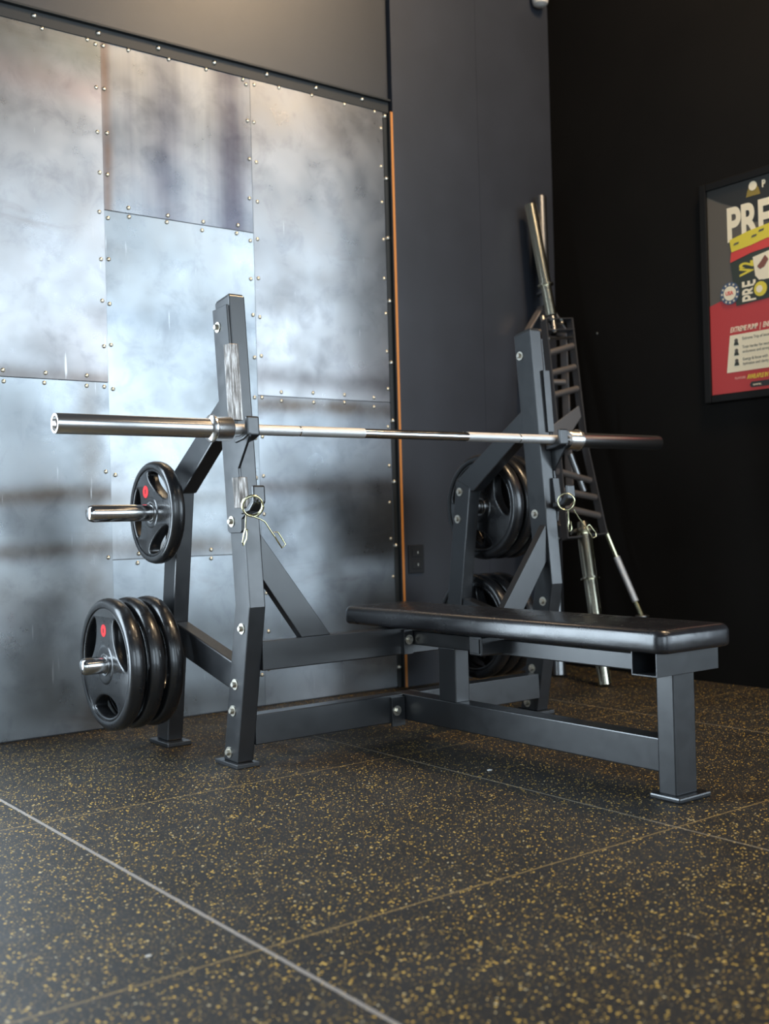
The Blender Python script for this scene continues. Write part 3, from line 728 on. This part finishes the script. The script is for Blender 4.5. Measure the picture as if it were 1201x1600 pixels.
# ------------------------------------------------------------------ poster
pf = empty('framed_poster', (X_R, 2.335, 1.07), 'framed red and grey sports supplement poster on the dark right wall', 'poster')
YL, YR, Z0, Z1 = 2.647, 2.022, 1.072, 1.912
bm = bmesh.new(); fw = 0.030
def frame_side(pts): 
    prism = bm
    return None
prof_t = 0.024
xa, xb = X_R - prof_t, X_R - 0.0005
box(xa, xb, YL - fw, YL, Z0, Z1, bm); box(xa, xb, YR, YR + fw, Z0, Z1, bm); box(xa, xb, YR + fw, YL - fw, Z0, Z0 + fw, bm); box(xa, xb, YR + fw, YL - fw, Z1 - fw, Z1, bm)
M['posterframe'] = mat('black_poster_frame', (0.007, 0.006, 0.005), 0.55, 0, 0.2)
obj('frame', bm, 'posterframe', pf, bev=0.004)
def flat(name, pts, x, m_, parent, th=0.0008):
    """pts (u right from frame's left inner edge, v up from bottom inner edge) as a thin printed layer"""
    y_in, z_in = YL - fw, Z0 + fw
    pr = [(y_in - u, z_in + v) for u, v in pts]
    return obj(name, prism_x(pr, x - th, x), m_, parent)
W_, H_ = (YL - YR) - 2 * fw, (Z1 - Z0) - 2 * fw
def pm(name, col, rough=0.5): return mat(name, col, rough)
K = dict(bg=pm('poster_grey_brown', (0.105, 0.085, 0.062)), dk=pm('poster_dark', (0.02, 0.018, 0.014)), red=pm('poster_red', (0.52, 0.035, 0.03)), red2=pm('poster_bright_red', (0.68, 0.05, 0.035)), cream=pm('poster_cream', (0.90, 0.76, 0.52)),
         yel=pm('poster_yellow', (0.75, 0.58, 0.04)), blue=pm('poster_navy', (0.06, 0.09, 0.15)), pink=pm('poster_pale_red', (0.75, 0.32, 0.24)), green=pm('poster_dark_green', (0.03, 0.035, 0.02)))
X1 = X_R - 0.010
bd = flat('print', [(0, 0), (W_, 0), (W_, H_), (0, H_)], X1 + 0.0005, K['bg'], pf, 0.004)
X1 -= 0.0036
flat('dark_band', [(0, H_ - 0.02), (0.06, H_ - 0.055), (0.12, H_ - 0.085), (0.20, H_ - 0.16), (W_, H_ - 0.22), (W_, H_), (0, H_)], X1 - 0.0, K['dk'], bd)
flat('red_field', [(0, 0), (W_, 0), (W_, 0.385), (0.26, 0.350), (0.12, 0.345), (0.05, 0.352), (0, 0.340)], X1 - 0.0, K['red'], bd)
L2x = X1 - 0.0010; L3x = X1 - 0.0020; L4x = X1 - 0.0030; L5x = X1 - 0.0040
def text(s, u, v, size, x, m_, parent, sxk=1.0, rot=0.0, bold=0.0, shear=0.0, name='lettering'):
    cu = bpy.data.curves.new('t', 'FONT'); cu.body = s; cu.size = size; cu.offset = bold; cu.extrude = 0.0004; cu.shear = shear
    o = bpy.data.objects.new('t', cu); C.objects.link(o)
    me = bpy.data.meshes.new_from_object(o.evaluated_get(bpy.context.evaluated_depsgraph_get())); bpy.data.objects.remove(o)
    bm = bmesh.new(); bm.from_mesh(me); bpy.data.meshes.remove(me)
    bmesh.ops.transform(bm, matrix=Matrix.Diagonal((sxk, 1, 1, 1)), verts=bm.verts)
    bmesh.ops.transform(bm, matrix=Matrix.Rotation(rot, 4, 'Z'), verts=bm.verts)
    y_in, z_in = YL - fw, Z0 + fw
    R4 = Matrix(((0, 0, -1, x), (-1, 0, 0, y_in - u), (0, 1, 0, z_in + v), (0, 0, 0, 1)))
    bmesh.ops.transform(bm, matrix=R4, verts=bm.verts)
    return obj(name, bm, m_, parent)
text('PRE', 0.084, 0.572, 0.172, L2x, K['cream'], bd, 0.70, 0.0, 0.006)
# tub with yellow lid
flat('tub', [(0.120, 0.322), (0.26, 0.330), (0.42, 0.322), (0.448, 0.50), (0.28, 0.52), (0.099, 0.490)], L3x, K['green'], bd)
flat('tub_red_band', [(0.099, 0.488), (0.19, 0.508), (0.26, 0.514), (0.36, 0.508), (0.45, 0.488), (0.446, 0.53), (0.27, 0.555), (0.104, 0.528)], L4x, K['red2'], bd)
flat('tub_lid', [(0.106, 0.526), (0.19, 0.536), (0.26, 0.549), (0.36, 0.536), (0.444, 0.526), (0.45, 0.573), (0.36, 0.590), (0.27, 0.600), (0.18, 0.590), (0.099, 0.573)], L5x, K['yel'], bd)
for k, (u_, v_) in enumerate(((0.128, 0.553), (0.205, 0.566), (0.236, 0.580))):
    flat('lid_mark', [(u_ - 0.012, v_ - 0.004), (u_ + 0.010, v_ - 0.001), (u_ + 0.012, v_ + 0.006), (u_ - 0.008, v_ + 0.004)], L5x - 0.001, K['bg'], bd)
text('PRE', 0.203, 0.330, 0.080, L4x, K['cream'], bd, 0.60, PI / 2, 0.002)
text('V2', 0.195, 0.430, 0.080, L4x, K['yel'], bd, 0.56, PI / 2, 0.003)
flat('tub_label', [(0.196, 0.490), (0.205, 0.420), (0.222, 0.400), (0.40, 0.400), (0.43, 0.480), (0.28, 0.504)], L4x, K['cream'], bd)
flat('tub_swoosh', [(0.214, 0.452), (0.232, 0.470), (0.248, 0.488), (0.262, 0.470), (0.244, 0.446), (0.226, 0.440)], L5x, pm('poster_brown', (0.22, 0.07, 0.04)), bd)
def disc2(u, v, r, n_=32, r2=None):
    return [(u + (r if (i % 2 == 0 or r2 is None) else r2) * math.cos(2 * PI * i / n_), v + (r if (i % 2 == 0 or r2 is None) else r2) * math.sin(2 * PI * i / n_)) for i in range(n_)]
flat('tub_ring', disc2(0.226, 0.368, 0.034), L5x, K['green'], bd)
flat('tub_ring', disc2(0.226, 0.368, 0.027), L5x - 0.001, K['yel'], bd)
flat('tub_ring', disc2(0.222, 0.368, 0.013), L5x - 0.002, K['cream'], bd)
flat('badge', disc2(0.094, 0.374, 0.042, 48), L5x, K['blue'], bd)
for k in range(12):
    a = 2 * PI * k / 12; flat('badge_star', disc2(0.094 + 0.0345 * math.cos(a), 0.374 + 0.0345 * math.sin(a), 0.0052, 10, 0.0026), L5x - 0.001, K['cream'], bd)
flat('badge_disc', disc2(0.094, 0.374, 0.027, 40), L5x - 0.001, K['cream'], bd)
text('USA', 0.076, 0.368, 0.020, L5x - 0.0022, K['red2'], bd, 0.9, 0.0, 0.0006)
text('EXTREME PUMP  |  ENERGY', 0.088, 0.227, 0.027, L2x, K['cream'], bd, 0.62, 0.0, 0.0006, 0.3)
flat('text_panel', [(0.069, 0.077), (0.49, 0.077), (0.50, 0.216), (0.087, 0.216)], L2x, K['cream'], bd)
for k, v in enumerate((0.188, 0.150, 0.112)):
    flat('bullet', disc2(0.114, v + 0.006, 0.0075, 16), L3x, K['bg'], bd)
    flat('bullet', [(0.103, v - 0.012), (0.125, v - 0.012), (0.121, v + 0.001), (0.107, v + 0.001)], L3x, K['green'], bd)
for s_, v in (('Extreme Trip of Intensity', 0.193), ('Train harder for more', 0.161), ('endurance and strength', 0.144), ('Energy & focus with', 0.116), ('hydration and clarity', 0.099)):
    text(s_, 0.140, v, 0.0155, L3x, K['bg'], bd, 0.85)
text('FLAVOURS', 0.103, 0.049, 0.012, L2x, K['pink'], bd, 0.8, 0, 0.0004)
text('AVAILABLE IN', 0.156, 0.045, 0.023, L2x, K['yel'], bd, 0.62, 0, 0.0008, 0.2)
flat('web_pill', [(0.174, 0.012), (0.40, 0.012), (0.408, 0.022), (0.40, 0.033), (0.174, 0.033), (0.166, 0.022)], L2x, K['dk'], bd)
text('www.', 0.180, 0.017, 0.016, L3x, K['cream'], bd, 1.0)
# small emblem above the headline
flat('emblem', [(0.174, 0.716), (0.234, 0.716), (0.228, 0.738), (0.220, 0.752), (0.188, 0.752), (0.180, 0.738)], L2x, pm('poster_old_gold', (0.28, 0.19, 0.03)), bd)
flat('emblem', disc2(0.204, 0.752, 0.017), L3x, K['cream'], bd)
text('P', 0.241, 0.738, 0.036, L2x, K['cream'], bd, 0.8, 0, 0.0015)

# screw in the dark right wall and specks of debris on the floor
wp = obj('wall_screw', lathe((X_R, 3.20, 1.43), (-1, 0, 0), [(-0.002, 0), (-0.002, 0.005), (0.002, 0.0045), (0.003, 0)], 12), 'dust')
setp(wp, 'tiny bright screw in the dark right wall beside the ladder frame', 'screw')
def scrap(x, y, r, lab):
    bm = bmesh.new(); bmesh.ops.create_icosphere(bm, subdivisions=2, radius=r)
    for v in bm.verts: v.co = Vector((v.co.x * 1.4, v.co.y, v.co.z * 0.35)) * random.uniform(0.8, 1.15)
    zmin = min(v.co.z for v in bm.verts)
    bmesh.ops.translate(bm, verts=bm.verts, vec=(x, y, -zmin))
    o = obj('paper_scrap', bm, 'flange'); setp(o, lab, 'debris')
scrap(1.943, 2.147, 0.0055, 'tiny white scrap on the floor just in front of the bench')
scrap(0.722, 1.582, 0.004, 'tiny white speck on the floor mat at lower left')
